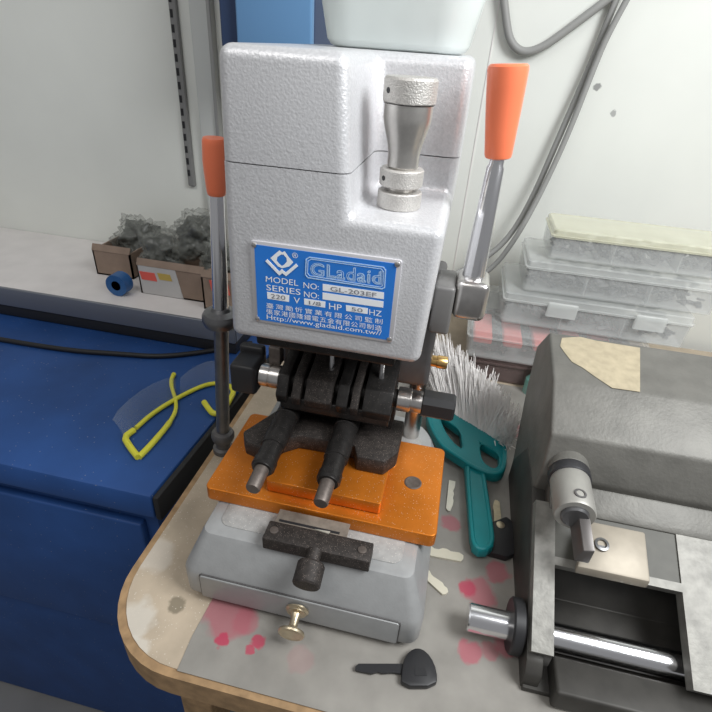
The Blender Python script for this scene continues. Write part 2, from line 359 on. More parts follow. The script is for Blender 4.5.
# orange plates
PZ = .0935
b = NB(); prism(b, [(x, y, .0785) for x, y in rrect(-.11, .11, 0, .1175, .006, 5)], (0, 0, PZ - .0785), .0016, 3); bp = obj('base_plate', b, M['orange'], mc)
b = NB(); lathe(b, (.082, .0592, PZ - .0002), (0, 0, 1), [(.0086, 0), (.0086, .0006), (.0074, .0010), (.0060, .0006), (.0, .0004)], 32); obj('plate_screw', b, M['pin'], bp)
b = NB(); prism(b, [(x, y, PZ + .0012) for x, y in rrect(-.0525, .057, .011, .112, .003, 4)], (0, 0, .0133), .0014, 3); rp = obj('raised_plate', b, M['orange'], mc)
b = NB(); prism(b, [(x, y, PZ) for x, y in rrect(-.050, .0545, .0135, .111, .003, 4)], (0, 0, .002)); obj('plate_spacer', b, M['black'], rp)
b = NB(); lathe(b, (.0596, .0815, PZ), (0, 0, 1), [(.0028, 0), (.0028, .003), (.002, .0042), (0, .0045)], 16); obj('locating_pin', b, M['chrome'], bp)
# front clamp bar with its thumb knob
b = NB(); box(b, -.0375, .0575, -.0390, -.019, .0782, .0922, .0012, 2)
cbar = obj('clamp_bar', b, M['dusty_black'], mc)
for x in (-.030, .049):
    b = NB(); lathe(b, (x, -.029, .0922), (0, 0, 1), [(.0038, 0), (.0038, .0008), (.0028, .0011), (0, .0008)], 18); obj('bar_screw', b, M['pin'], cbar)
b = NB(); box(b, -.0335, .033, -.0189, -.0030, .0885, .0903, .0004, 1); obj('gauge_strip', b, mat('dusty tan steel', (.25, .215, .18), .5, metal=.3, var=.2, vscale=150), cbar)
b = NB(); box(b, -.030, .026, -.0170, -.0145, .0900, .0905, 0); obj('strip_slot', b, M['black_clean'], cbar)
b = NB(); prism(b, [(.004, -.0195, .0926), (.018, -.0185, .0926), (.017, -.021, .0926)], (0, 0, .0012)); obj('metal_sliver', b, M['key_steel'], cbar)
b = NB(); lathe(b, (.0098, -.0370, .0895), (.02, -1, -.28), [(.0062, 0), (.0062, .010), (.0108, .0115), (.0118, .013), (.0118, .029), (.0108, .0305), (0, .0308)], 36); obj('thumb_knob', b, M['dusty_black'], cbar)
# head: one casting with a notch, split by the cover seam
HX0, HX1, HY, HZ0, HZ1, HS, HYN, HXB, HYB, SEAM = -.0830, .0760, .0255, .2495, .4548, .3572, .1249, .0103, .262, .3855
def cells(xs, ys, zs, skip, r, seg, pred):
    bm = bmesh.new(); vs = {}
    def V(i, j, k):
        if (i, j, k) not in vs: vs[(i, j, k)] = bm.verts.new((xs[i], ys[j], zs[k]))
        return vs[(i, j, k)]
    full = {(i, j, k) for i in range(len(xs) - 1) for j in range(len(ys) - 1) for k in range(len(zs) - 1)} - set(skip)
    quads = {(1, 0, 0): ((1, 0, 0), (1, 1, 0), (1, 1, 1), (1, 0, 1)), (-1, 0, 0): ((0, 0, 0), (0, 0, 1), (0, 1, 1), (0, 1, 0)),
             (0, 1, 0): ((0, 1, 0), (0, 1, 1), (1, 1, 1), (1, 1, 0)), (0, -1, 0): ((0, 0, 0), (1, 0, 0), (1, 0, 1), (0, 0, 1)),
             (0, 0, 1): ((0, 0, 1), (1, 0, 1), (1, 1, 1), (0, 1, 1)), (0, 0, -1): ((0, 0, 0), (0, 1, 0), (1, 1, 0), (1, 0, 0))}
    for c in full:
        for d, qd in quads.items():
            if tuple(a + e for a, e in zip(c, d)) not in full: bm.faces.new([V(*(a + e for a, e in zip(c, o))) for o in qd])
    bmesh.ops.dissolve_limit(bm, angle_limit=.01, verts=bm.verts, edges=bm.edges)
    es = [e for e in bm.edges if len(e.link_faces) == 2 and e.calc_face_angle(0) > .3 and pred(e)]
    bmesh.ops.bevel(bm, geom=es, offset=r, segments=seg, profile=.5, affect='EDGES', clamp_overlap=True)
    for v in bm.verts:      # casting draft: the head narrows upwards
        t = (v.co.z - HZ0) / (HZ1 - HZ0)
        if v.co.x < -.03: v.co.x += .0030 * t
        elif v.co.x > .06 and v.co.z < HS: v.co.x -= .0045 * (HS - v.co.z) / (HS - HZ0)
        elif abs(v.co.x - HXB) < .014 and v.co.z > HS + .012 and v.co.y < HYN + .012: v.co.x -= .006 * max(0, (v.co.z - HS) / (HZ1 - HS))
        v.co.y += .003 * t if v.co.y < .06 else 0
    return bm
onz = lambda e, z: all(abs(v.co.z - z) < 1e-5 for v in e.verts)
hb = cells((HX0, HXB, HX1), (HY, HYN, HYB), (HZ0, HS, SEAM - .0004), [(1, 0, 1)], .0075, 5, lambda e: not onz(e, SEAM - .0004) )
obj('head_housing', hb, M['hammer'], mc, sharp=50)
hc = cells((HX0, HXB, HX1), (HY, HYN, HYB), (SEAM + .0004, HZ1), [(1, 0, 0)], .0085, 5, lambda e: not onz(e, SEAM + .0004))
obj('head_cover', hc, M['hammer'], mc, sharp=50)
b = NB(); prism(b, [(-.068, .032, SEAM - .0006), (.001, .032, SEAM - .0006), (.001, .132, SEAM - .0006), (.068, .132, SEAM - .0006), (.068, .255, SEAM - .0006), (-.068, .255, SEAM - .0006)], (0, 0, .0012)); obj('seam_gasket', b, M['dark_cast'], mc)
# nameplate: blue enamel with lettering
NY = HY - .0008
def NP(u, v, dy=0.0): p = P(u, v, 'y', HY); return Vector((p.x, NY - dy, p.z))
tl, tr, br, blc = (P(250, 240.5, 'y', HY), P(401.5, 261, 'y', HY), P(392, 340.5, 'y', HY), P(256.5, 318.5, 'y', HY))
LX0, LX1, LZ0, LZ1 = -.0615, .0498, .2672, .3333
def draft(x, z): return .003 * (z - HZ0) / (HZ1 - HZ0)
b = NB(); prism(b, [(x, HY - .0008, z) for x, z in rrect(LX0, LX1, LZ0, LZ1, .002, 4)], (0, .0045, 0), .0003); npl = obj('nameplate', b, M['plate_edge'], mc); npl['label'] = 'blue enamel nameplate with white lettering and a bare metal rim'
b = NB(); prism(b, [(x, HY - .0011, z) for x, z in rrect(LX0 + .0032, LX1 - .0035, LZ0 + .0022, LZ1 - .0026, .0008, 3)], (0, .001, 0)); obj('blue_field', b, M['plate_blue'], npl)
for x, z in ((LX0 + .003, LZ0 + .003), (LX1 - .003, LZ0 + .003), (LX0 + .003, LZ1 - .003), (LX1 - .003, LZ1 - .003)):
    b = NB(); lathe(b, (x, HY - .0009, z), (0, -1, 0), [(.0021, 0), (.0019, .0007), (.0012, .0012), (0, .0014)], 16); obj('rivet', b, M['chrome_dull'], npl)
TY = HY - .0013
def quad_pts(q): return [Vector((P(u, v, 'y', HY).x, TY, P(u, v, 'y', HY).z)) for u, v in q]     # TL, BL, TR, BR
def text_mesh(s, outline=0.0, spacing=1.0):
    c = bpy.data.curves.new('tmp', 'FONT'); c.body = s; c.space_character = spacing; c.resolution_u = 3
    if outline: c.fill_mode = 'NONE'; c.bevel_depth = outline; c.bevel_resolution = 0
    o = bpy.data.objects.new('tmp', c); COL.objects.link(o)
    dg = bpy.context.evaluated_depsgraph_get(); me = bpy.data.meshes.new_from_object(o.evaluated_get(dg))
    bpy.data.objects.remove(o); bpy.data.curves.remove(c); return me
def letters(bm, s, q, outline=0.0, spacing=1.0, full=False):
    me = text_mesh(s, outline, spacing); xs = [v.co.x for v in me.vertices]; ys = [v.co.y for v in me.vertices]
    if not xs: return
    x0, x1, y0, y1 = min(xs), max(xs), min(ys), max(ys)
    TL, BL, TR, BR = quad_pts(q)
    for v in me.vertices:
        s_, t_ = (v.co.x - x0) / (x1 - x0), (v.co.y - y0) / (y1 - y0); zz = v.co.z
        p = (BL * (1 - s_) + BR * s_) * (1 - t_) + (TL * (1 - s_) + TR * s_) * t_
        v.co = p + Vector((0, -zz * .003, 0))
    bm.from_mesh(me); bpy.data.meshes.remove(me)
def strip(bm, q, y=TY + .00005, th=.0003):
    TL, BL, TR, BR = quad_pts(q); prism(bm, [(p.x, y, p.z) for p in (BL, BR, TR, TL)], (0, th, 0))
wl = NB()
letters(wl, 'MODEL', ((266.4, 275.3), (266.4, 281), (298.9, 279.6), (298.7, 285.4)))
letters(wl, 'NO:', ((304, 281.4), (304, 287.2), (319.4, 283.6), (319.2, 289.4)))
letters(wl, 'SERIES', ((266.8, 283.6), (267, 289.4), (301, 288.7), (301, 294.5)))
letters(wl, 'NO:', ((304.5, 290.4), (304.5, 296.2), (319.6, 292.6), (319.4, 298.4)))
letters(wl, 'V', ((294.2, 296.4), (294.4, 302.2), (300.4, 297.3), (300.4, 303.1)))
letters(wl, 'HP', ((329.4, 302.2), (329.6, 308.2), (342.2, 304.2), (342, 310.2)))
letters(wl, 'HZ', ((369.6, 308.4), (369.6, 314), (382, 310.4), (381.8, 316)))
letters(wl, '臺灣勵忻實業有限公司監制', ((266.9, 301.9), (267.1, 307.2), (383, 318.4), (382.6, 323.7)), spacing=1.4)
letters(wl, '張家港國隆鐵電五金有限公司制造', ((266.9, 307.9), (267.1, 313.2), (382.4, 325), (382, 330.3)), spacing=1.12)
letters(wl, 'Http://www.gladaid.com.tw//', ((267.2, 313.8), (267.4, 319.6), (382, 330.4), (381.6, 336.2)))
letters(wl, '®', ((292.6, 251.6), (292.6, 257), (298.4, 252.6), (298.4, 258)))
obj('lettering', wl, M['white_ink'], npl, smooth=False)
vs = NB()
strip(vs, ((323.2, 283.2), (323.2, 289.9), (384.3, 291.8), (384, 298.5)))
strip(vs, ((323, 291.8), (323, 298.6), (383.8, 300.6), (383.5, 307)))
strip(vs, ((267.6, 291.2), (268, 298), (289.8, 294.6), (289.5, 301.3)))
strip(vs, ((304.5, 297.8), (304.8, 303.9), (325.9, 301), (325.6, 307)))
strip(vs, ((346.2, 304.4), (346.6, 310.2), (368.3, 307.6), (367.9, 313.4)))
obj('value_strips', vs, M['white_ink'], npl)
dl = NB(); TY -= .0003
letters(dl, 'GL-203EF', ((331, 285.6), (331, 290), (377, 292.2), (376.8, 296.4)))
letters(dl, '220', ((271.5, 292.8), (271.7, 297.2), (286, 295), (286, 299.4)))
letters(dl, '1/8', ((309.5, 299.7), (309.7, 303.6), (321.4, 301.5), (321.4, 305.4)))
letters(dl, '50', ((352, 306.2), (352, 310), (363, 307.7), (363, 311.6)))
obj('value_lettering', dl, M['dark_ink'], npl, smooth=False)
TY += .0003
# emblem: a diamond with a spade-shaped window over two angled strokes
def zp(x, y): return (255 + x / 9.493, 240 + y / 9.493)
def stroke(bm, pts, w, closed=False, y=None):
    y = TY if y is None else y
    pp = [P(*q_, 'y', HY) for q_ in pts]; n = len(pp)
    for i in range(n if closed else n - 1):
        a, c = pp[i], pp[(i + 1) % n]; d = (c - a).normalized(); s_ = Vector((-d.z, 0, d.x)) * w / 2; e = d * w * .35
        prism(bm, [(p.x, y - i * .00004, p.z) for p in (a - e - s_, c + e - s_, c + e + s_, a - e + s_)], (0, .0003, 0))
lg = NB()
outer = [zp(*p) for p in ((238, 92), (262, 112), (288, 100), (330, 160), (370, 205), (330, 245), (262, 262), (225, 245), (152, 165), (195, 128))]
inner = [zp(*p) for p in ((258, 130), (262, 136), (272, 130), (305, 165), (308, 200), (285, 225), (262, 240), (240, 222), (212, 190), (218, 155))]
pi_, po_ = quad_pts(inner), quad_pts(outer)
bb = bmesh.new(); A = [bb.verts.new(p) for p in po_]; B = [bb.verts.new(p) for p in pi_]
for k in range(10): bb.faces.new((A[k], A[(k + 1) % 10], B[(k + 1) % 10], B[k]))
merge(lg, bb)
stroke(lg, [zp(122, 192), zp(237, 312), zp(262, 288), zp(300, 318), zp(398, 235)], .0023, y=TY - .0003)
obj('emblem', lg, M['white_ink'], npl, smooth=False)
def zq(x, y): return (300 + x / 7.12, 250 + y / 7.12)
lo = NB()
for k, w in ((0, .00075), (1, .0005)):
    i = k * 13
    q = [zq(48 + i, 62 + i), zq(70 + i, 48 + i), zq(595 - i, 118 + i), zq(612 - i, 140 + i), zq(604 - i, 262 - i), zq(585 - i, 272 - i), zq(60 + i, 192 - i), zq(44 + i, 172 - i)]
    stroke(lo, q, w, True)
letters(lo, 'GLadaid', (zq(84, 88), zq(84, 172), zq(582, 150), zq(575, 240)), outline=.016, spacing=1.05)
letters(lo, 'GLadaid', (zq(76, 80), zq(76, 180), zq(590, 144), zq(583, 248)), outline=.012, spacing=1.05)
obj('logotype', lo, M['pale_ink'], npl, smooth=False)
# depth knob in the notch
kx, ky = .0378, .072
b = NB(); lathe(b, (kx, ky, HS - .001), (0, 0, 1), [(.0095, 0), (.0095, .028), (.0112, .030), (.0112, .038), (.0122, .044), (.0158, .057), (.0166, .061), (.0166, .070), (.0172, .070)], 44)
kn = obj('depth_knob', b, M['steel'], mc)
b = NB(); lathe(b, (kx, ky, HS), (0, 0, 1), [(.0154, 0), (.0162, .0008), (.0162, .0112), (.0154, .0120)], 44); obj('knurled_ring', b, M['knurl'], kn)
b = NB(); lathe(b, (kx, ky, HS + .0155), (0, 0, 1), [(.0150, 0), (.0158, .0008), (.0158, .0112), (.0150, .0120)], 44); obj('knurled_ring', b, M['knurl'], kn)
b = NB(); lathe(b, (kx, ky, HS + .0695), (0, 0, 1), [(.0172, 0), (.0180, .0008), (.0180, .0140), (.0168, .0156), (0, .0160)], 44); obj('knurled_cap', b, M['knurl'], kn)
for r, zz in ((.0180, .0770), (.0158, .0215)):
    d = Vector((-.72, -.69, 0)).normalized(); b = NB(); cyl(b, Vector((kx, ky, HS + zz)) + d * (r - .003), Vector((kx, ky, HS + zz)) + d * (r + .0002), .0018, 16); obj('set_screw', b, M['black_clean'], kn)
# rear housing, guide posts, brass bolt
b = NB(); box(b, -.074, .0805, .118, .255, .166, .2535, .006); obj('rear_housing', b, M['dark_cast'], mc)
for x in (-.069, .0705):
    b = NB(); cyl(b, (x, .150, .076), (x, .150, .170), .0095); obj('guide_post', b, M['chrome_dull'], mc)
b = NB(); box(b, -.045, .045, .135, .175, .076, .17, .004); obj('column', b, M['dark_cast'], mc)
a = P(428, 360, 'y', .128); b = NB(); lathe(b, (.0795, .128, a.z), (1, 0, 0), [(.0058, 0), (.0058, .006), (.0066, .0065), (.0066, .0155), (.006, .0165), (0, .0168)], 28); obj('brass_bolt', b, M['brass'], mc)
b = NB(); box(b, -.066, .052, .036, .13, .2380, .2505, .003); obj('head_underside', b, M['black'], mc)
# clamp assembly under the head
cl = NB(); prism(cl, [(-.090, .050, 0), (-.083, .038, 0), (-.066, .033, 0), (-.035, .060, 0), (.020, .061, 0), (.026, .046, 0), (.053, .046, 0), (.063, .062, 0), (.063, .112, 0), (-.060, .112, 0)], (0, 0, .018), .002, 2, Matrix.Translation((0, 0, .1082)))
box(cl, -.050, .052, .095, .122, .124, .152, .002)
cl = obj('clamp_body', cl, M['dusty_black'], mc)
CX, CZ = .088, .171
b = NB(); cyl(b, (-.084, CX, CZ), (.079, CX, CZ), .0085); sf = obj('clamp_shaft', b, M['black'], mc)
b = NB(); lathe(b, (-.0835, CX, CZ), (1, 0, 0), [(.0108, 0), (.0115, .0006), (.0115, .0094), (.0108, .0098), (.0108, .0106), (.0118, .0112), (.0118, .0204), (.011, .021)], 40); obj('sleeve', b, M['chrome_dull'], sf)
b = NB(); lathe(b, (.0545, CX, CZ), (1, 0, 0), [(.011, 0), (.0118, .0006), (.0118, .0125), (.0105, .013), (.0105, .0135), (.0108, .0140), (.0108, .0235), (.010, .024)], 40); obj('sleeve', b, M['chrome_dull'], sf)
b = NB(); box(b, -.111, -.0845, CX - .016, CX + .016, CZ - .017, CZ + .016, .004); box(b, -.112, -.086, CX + .012, CX + .022, CZ - .005, CZ + .022, .003); obj('side_knob', b, M['black_clean'], sf)
b = NB(); pr = [(.078, CX + s * .0105, CZ + t * .0105) for s, t in ((-1, -.55), (-.55, -1), (.55, -1), (1, -.55), (1, .55), (.55, 1), (-.55, 1), (-1, .55))]
loft(b, [pr, [(.079, CX + (y - CX) * 1.08, CZ + (z - CZ) * 1.08) for _, y, z in pr], [(.107, CX + (y - CX) * 1.08, CZ + (z - CZ) * 1.08) for _, y, z in pr], [(.109, CX + (y - CX) * .95, CZ + (z - CZ) * .95) for _, y, z in pr]])
obj('side_knob', b, M['black_clean'], sf)
# jaws: fins sloping up and back towards the cutter
for i, (x0, x1, m_) in enumerate(((-.0610, -.0500, 'black'), (-.0455, -.0365, 'dusty_black'), (-.0325, -.0060, 'dusty_black'), (-.0015, .0095, 'black'), (.0125, .0200, 'dusty_black'), (.0240, .0510, 'black'))):
    b = NB(); prism(b, [(x0, .068, .156), (x0, .064, .167), (x0, .076, .184), (x0, .118, .197), (x0, .124, .156)], (x1 - x0, 0, 0), .0012, 2); obj('jaw', b, M[m_], mc)
b = NB(); box(b, -.058, .050, .068, .122, .149, .164, .002); obj('jaw_bed', b, M['black'], mc)
for x, z0 in ((-.013, .19), (.036, .185)):
    b = NB(); cyl(b, (x, .092, .178), (x, .094, .235), .0028, 16); obj('cutter_pin', b, M['chrome'], mc)
b = NB(); box(b, -.078, -.066, .094, .106, .180, .200, .001); obj('stop_block', b, M['pin'], mc)
# two clamp screws reaching forward
for x, y0 in ((-.0520, -.0005), (.0090, .0005)):
    b = NB(); a = Vector((x, .0925, .1375)); d = Vector((-.004, -1, -.10))
    lathe(b, a, d, [(.0118, 0), (.0120, .022), (.0112, .0225), (.0112, .044), (.0117, .0445), (.0114, .062), (.0102, .0625), (.0100, .079), (.0110, .0795), (.0110, .087), (.0096, .0885), (.0094, .0895)], 48)
    s_ = obj('clamp_screw', b, M['black'], mc, sharp=14)
    b = NB(); dn = d.normalized(); lathe(b, a + dn * .0885, d, [(.0068, 0), (.0066, .022), (.0058, .0235), (0, .0238)], 28); obj('screw_tip', b, M['pin'], s_)
# right feed lever
hz = .2835
b = NB(); box(b, .0735, .0905, .080, .122, hz - .033, hz + .011, .003); lv = obj('feed_lever', b, mat('grey cast boss', (.2, .195, .19), .45, metal=.3, var=.08), mc)
b = NB(); box(b, .0905, .1175, .082, .118, hz - .018, hz + .017, .006, 4); obj('lever_hub', b, M['chrome_dull'], lv)
a = Vector((.1030, .1, hz + .012)); c = Vector((.1040, .1, .3945))
b = NB(); lathe(b, a, c - a, [(.0094, 0), (.0090, .02), (.0068, (c - a).length - .008), (.0056, (c - a).length - .006), (.0056, (c - a).length + .004)], 32); obj('lever_rod', b, M['chrome'], lv)
c0 = Vector((.1040, .1, .3930)); c1 = Vector((.0990, .1, .4535)); h = (c1 - c0).length
b = NB(); lathe(b, c0, c1 - c0, [(.0080, 0), (.0094, .0008), (.0100, .003), (.0112, h * .3), (.0124, h * .55), (.0132, h * .75), (.0139, h - .004), (.0137, h - .0018), (.0122, h - .0003), (0, h)], 40); obj('lever_grip', b, M['red_orange'], lv)
# left lever
la = Vector((-.1638, .142, 0)); lb = Vector((-.1500, .142, .1961)); le = Vector((-.1430, .142, .3290)); lt = Vector((-.1412, .142, .3795))
b = NB(); lathe(b, la + Vector((0, 0, .0012)), lb - la, [(.0125, 0), (.0125, .006), (.0090, .008), (.0090, .018), (.0130, .020), (.0142, .024), (.0142, .029), (.0125, .032), (.0085, .034)], 36)
ll = obj('side_lever', b, M['dark_cast'], mc)
b = NB(); cyl(b, la + (lb - la) * .12, lb, .0080, 32); obj('lever_post', b, M['grey_steel'], ll)
b = NB(); lathe(b, lb - (le - lb).normalized() * .011, (le - lb) , [(.010, 0), (.0185, .004), (.0200, .008), (.0200, .014), (.0180, .018), (.0110, .021), (.009, .024)], 40); obj('collar', b, M['grey_steel'], ll)
b = NB(); cyl(b, lb, Vector((-.070, .142, .1961)), .0075, 24); obj('pivot_shaft', b, M['grey_steel'], ll)
b = NB(); cyl(b, lb + (le - lb) * .06, le + (le - lb) * .02, .0085, 32, .0068); obj('lever_rod', b, M['chrome'], ll)
h = (lt - le).length
b = NB(); lathe(b, le - (lt - le) * .01, lt - le, [(.0080, 0), (.0086, .001), (.0092, .004), (.0106, h * .4), (.0112, h * .6), (.0108, h - .005), (.0105, h - .0018), (.0096, h), (0, h + .0004)], 36); obj('lever_grip', b, M['red_orange'], ll)

b = NB(); box(b, .012, .0135, WY - .0012, WY, .0, 1.2); o_ = P(479, 120, 'y', WY); bmesh.ops.translate(b, vec=(o_.x - .0127, 0, 0), verts=b.verts); struct('trim_1', b, M['shelf_white'])
# translucent tub standing on the head
tu = thing('plastic_tub', (.03, .17, HZ1), 'white translucent plastic tub standing on top of the machine head', 'tub')
b = NB(); secs = []
for z, g in ((HZ1 + .0003, -.004), (HZ1 + .002, 0), (HZ1 + .006, .003), (HZ1 + .05, .012), (HZ1 + .085, .017)):
    secs.append([(x, y, z) for x, y in rrect(-.042 - g, .066 + g, .145 - g, .235 + g, .022 + g, 8)])
ins = [[(x, y, z) for x, y in rrect(-.042 - g + .002, .066 + g - .002, .145 - g + .002, .235 + g - .002, .020 + g, 8)] for z, g in ((HZ1 + .085, .017), (HZ1 + .05, .012), (HZ1 + .004, .001))]
loft(b, secs + ins); obj('tub_wall', b, M['tub'], tu)
b = NB(); z = HZ1 + .083
loft(b, [[(x, y, zz) for x, y in rrect(-.059 - g, .083 + g, .128 - g, .252 + g, .04 + g, 8)] for zz, g in ((z, 0), (z, .004), (z + .004, .004), (z + .004, -.002), (z + .002, -.002), (z, 0))], cap=False); obj('tub_rim', b, M['tub'], tu)

# ---------------------------------------------------------------- cables
def cable(name, pts, r, m, label, cat='cable', sm=3):
    b = NB(); tube(b, pts, r, 12, sm); return solid(name, b, m, label, cat)
cable('wall_cable', [P(500, -40, 'y', .648), P(506, 20, 'y', .648), P(510, 42, 'y', .648), P(522, 53, 'y', .648), P(540, 49, 'y', .648), P(562, 34, 'y', .648), P(620, -10, 'y', .648)], .0060, M['cable_grey'], 'grey cable hanging in a short loop high on the white wall')
cable('power_cable', [P(640, -60, 'y', .648), P(604, 30, 'y', .648), P(592, 62, 'y', .648), P(560, 135, 'y', .64), P(532, 200, 'y', .63), P(508, 240, 'y', .61), P(480, 262, 'y', .58), P(452, 275, 'y', .55), P(420, 300, 'y', .45)], .0050, M['cable_grey'], 'grey cable running down the wall to the machine, upper strand of two')
cable('power_cable', [P(660, -60, 'y', .635), P(610, 30, 'y', .635), P(596, 62, 'y', .635), P(568, 135, 'y', .628), P(540, 195, 'y', .616), P(515, 240, 'y', .593), P(490, 272, 'y', .565), P(455, 288, 'y', .535), P(425, 318, 'y', .43)], .0045, M['cable_grey'], 'grey cable running down the wall to the machine, lower strand of two')
cable('black_cable', [P(-80, 325, 'z', -.0155), P(60, 350, 'z', -.0155), P(121, 354, 'z', -.0155), P(160, 357, 'z', -.0155), P(205, 352, 'z', -.0155), P(240, 345, 'z', -.0155), P(252, 343, 'z', -.0155)], .0042, M['cable_black'], 'black cable lying across the blue cabinet top')

# ---------------------------------------------------------------- safety glasses on the cabinet
sg = thing('safety_glasses', (-.27, .22, -.02), 'yellow framed safety glasses with clear lenses on the blue cabinet', 'safety glasses')
g = lambda u, v, z=-.0155: P(u, v, 'z', z)
b = NB(); brow = [g(136, 428), g(147, 418), g(159, 409), g(179, 397), g(195, 389), g(208, 384), g(220, 383), g(230, 386)]
tube(b, brow, .0034, 10, 2); obj('brow_bar', b, M['yellow'], sg)
b = NB(); tube(b, [g(134, 430), g(124, 437), g(130, 447), g(138, 457)], .0044, 10, 1); obj('end_piece', b, M['yellow'], sg)
b = NB(); tube(b, [g(139, 457), g(150, 446), g(163, 431), g(170, 422), g(176, 411), g(176, 400), g(172, 389), g(171, 380), g(174, 374)], [.0042, .0042, .0040, .0031, .0028, .0028, .0032, .0036], 10, 2); obj('temple', b, M['yellow'], sg)
b = NB(); tube(b, [g(230, 386), g(234, 391), g(231, 398), g(226, 406), g(220, 413), g(213, 414), g(208, 408), g(204, 402)], .0042, 10, 2); obj('temple', b, M['yellow'], sg)
def lens(u0s, hs):
    bb = NB(); lo_ = [g(u, v) for u, v in u0s]; lo2 = lo_
    b2 = bmesh.new(); n = len(lo_); cen = Vector((-.25, .15, 0))
    cols = []
    for i, p in enumerate(lo_):
        o = (p - cen); o.z = 0; o.normalize()
        col = []
        for k in range(6):
            t = k / 5; h_ = hs * math.sin(PI * (.12 + .76 * i / (n - 1))) ** .35
            q = p + Vector((0, 0, h_ * t)) + o * (.010 * t * t)
            col.append((b2.verts.new(q), b2.verts.new(q + o * .0012)))
        cols.append(col)
    for A, B in zip(cols, cols[1:]):
        for k in range(5):
            for s_ in (0, 1): b2.faces.new((A[k][s_], B[k][s_], B[k + 1][s_], A[k + 1][s_]))
        b2.faces.new((A[5][0], B[5][0], B[5][1], A[5][1])); b2.faces.new((A[0][0], B[0][0], B[0][1], A[0][1]))
    for C_ in (cols[0], cols[-1]):
        for k in range(5): b2.faces.new((C_[k][0], C_[k + 1][0], C_[k + 1][1], C_[k][1]))
    merge(bb, b2); return bb
obj('lens', lens([(124, 437), (130, 432), (137, 427), (147, 418), (159, 409), (169, 402), (177, 398)], .040), M['lens'], sg)
obj('lens', lens([(181, 396), (190, 391), (199, 387), (208, 384), (220, 383), (230, 386), (233, 390)], .036), M['lens'], sg)

# ---------------------------------------------------------------- bench brush
br_ = thing('bench_brush', (.15, .16, 0), 'teal handled bench brush with white bristles lying beside the orange plate', 'brush')
def Z1(x, y): return (410 + x / 6.473, 400 + y / 6.473)
BZ = .022
def bp_(x, y): p = P(*Z1(x, y), 'z', .020); return Vector((p.x, p.y, .010))
outer = [(200, 30), (280, 60), (450, 160), (600, 255), (620, 300), (622, 400), (608, 468), (560, 492), (480, 472), (385, 425), (350, 400), (270, 350), (200, 300), (140, 200), (105, 100), (130, 40)]
h1 = [(185, 100), (240, 135), (330, 200), (345, 325), (290, 290), (235, 225), (200, 150)]
h2 = [(445, 270), (580, 350), (582, 425), (540, 452), (460, 400)]
po_, p1, p2 = [bp_(*p) for p in outer], [bp_(*p) for p in h1], [bp_(*p) for p in h2]
def ring_rail(bm, pts, r, flat=1.0):
    tube(bm, pts + [pts[0], pts[1]], r, 10, 2, flat)
b = NB()
# plate with two windows: filled as a curve with holes
def flat_shape(loops, z0, z1):
    c = bpy.data.curves.new('tmp', 'CURVE'); c.dimensions = '2D'; c.fill_mode = 'BOTH'; c.extrude = (z1 - z0) / 2; c.bevel_depth = .0008; c.bevel_resolution = 1
    for lp in loops:
        sp = c.splines.new('POLY'); sp.points.add(len(lp) - 1); sp.use_cyclic_u = True
        for i, p in enumerate(lp): sp.points[i].co = (p.x, p.y, 0, 1)
    o = bpy.data.objects.new('tmp', c); COL.objects.link(o)
    me = bpy.data.meshes.new_from_object(o.evaluated_get(bpy.context.evaluated_depsgraph_get())); bpy.data.objects.remove(o); bpy.data.curves.remove(c)
    me.transform(Matrix.Translation((0, 0, (z0 + z1) / 2))); return me
def chaikin(pts, k=2):
    for _ in range(k):
        q = []
        for a, c in zip(pts, pts[1:] + pts[:1]): q += [a * .75 + c * .25, a * .25 + c * .75]
        pts = q
    return pts
me = flat_shape([chaikin(po_, 1), p1, p2], .010, .020); b.from_mesh(me); bpy.data.meshes.remove(me)
fr = obj('brush_frame', b, M['teal'], br_)
b = NB()
for lp in (chaikin(po_, 1),):
    cen = sum(lp, Vector()) / len(lp); ring_rail(b, [Vector((p.x + (cen.x - p.x) * .03, p.y + (cen.y - p.y) * .03, .0205)) for p in lp], .0028)
for lp in (p1, p2):
    cen = sum(lp, Vector()) / len(lp); ring_rail(b, [Vector((p.x + (p.x - cen.x) * .06, p.y + (p.y - cen.y) * .06, .0200)) for p in lp], .0013)
obj('frame_rib', b, M['teal'], fr)
def B6(x, y): p = P(355 + x / 2.967, 435 + y / 2.967, 'z', .017); return Vector((p.x, p.y, .01))
hd = [B6(325, 60), B6(330, 110), B6(345, 300), B6(352, 330), B6(368, 343), B6(392, 343), B6(408, 330), B6(411, 300), B6(392, 180), B6(380, 110), B6(378, 85)]
me = flat_shape([hd], .008, .017); b = NB(); b.from_mesh(me); bpy.data.meshes.remove(me); obj('handle', b, M['teal'], br_)
b = NB(); ins = [hd[0] * .85 + hd[10] * .15] + hd[1:10] + [hd[10] * .85 + hd[0] * .15]; cen = sum(ins, Vector()) / len(ins)
tube(b, [Vector((p.x + (cen.x - p.x) * .10, p.y + (cen.y - p.y) * .03, .0175)) for p in ins], .0026, 10, 2); obj('handle_rim', b, M['teal'], br_)
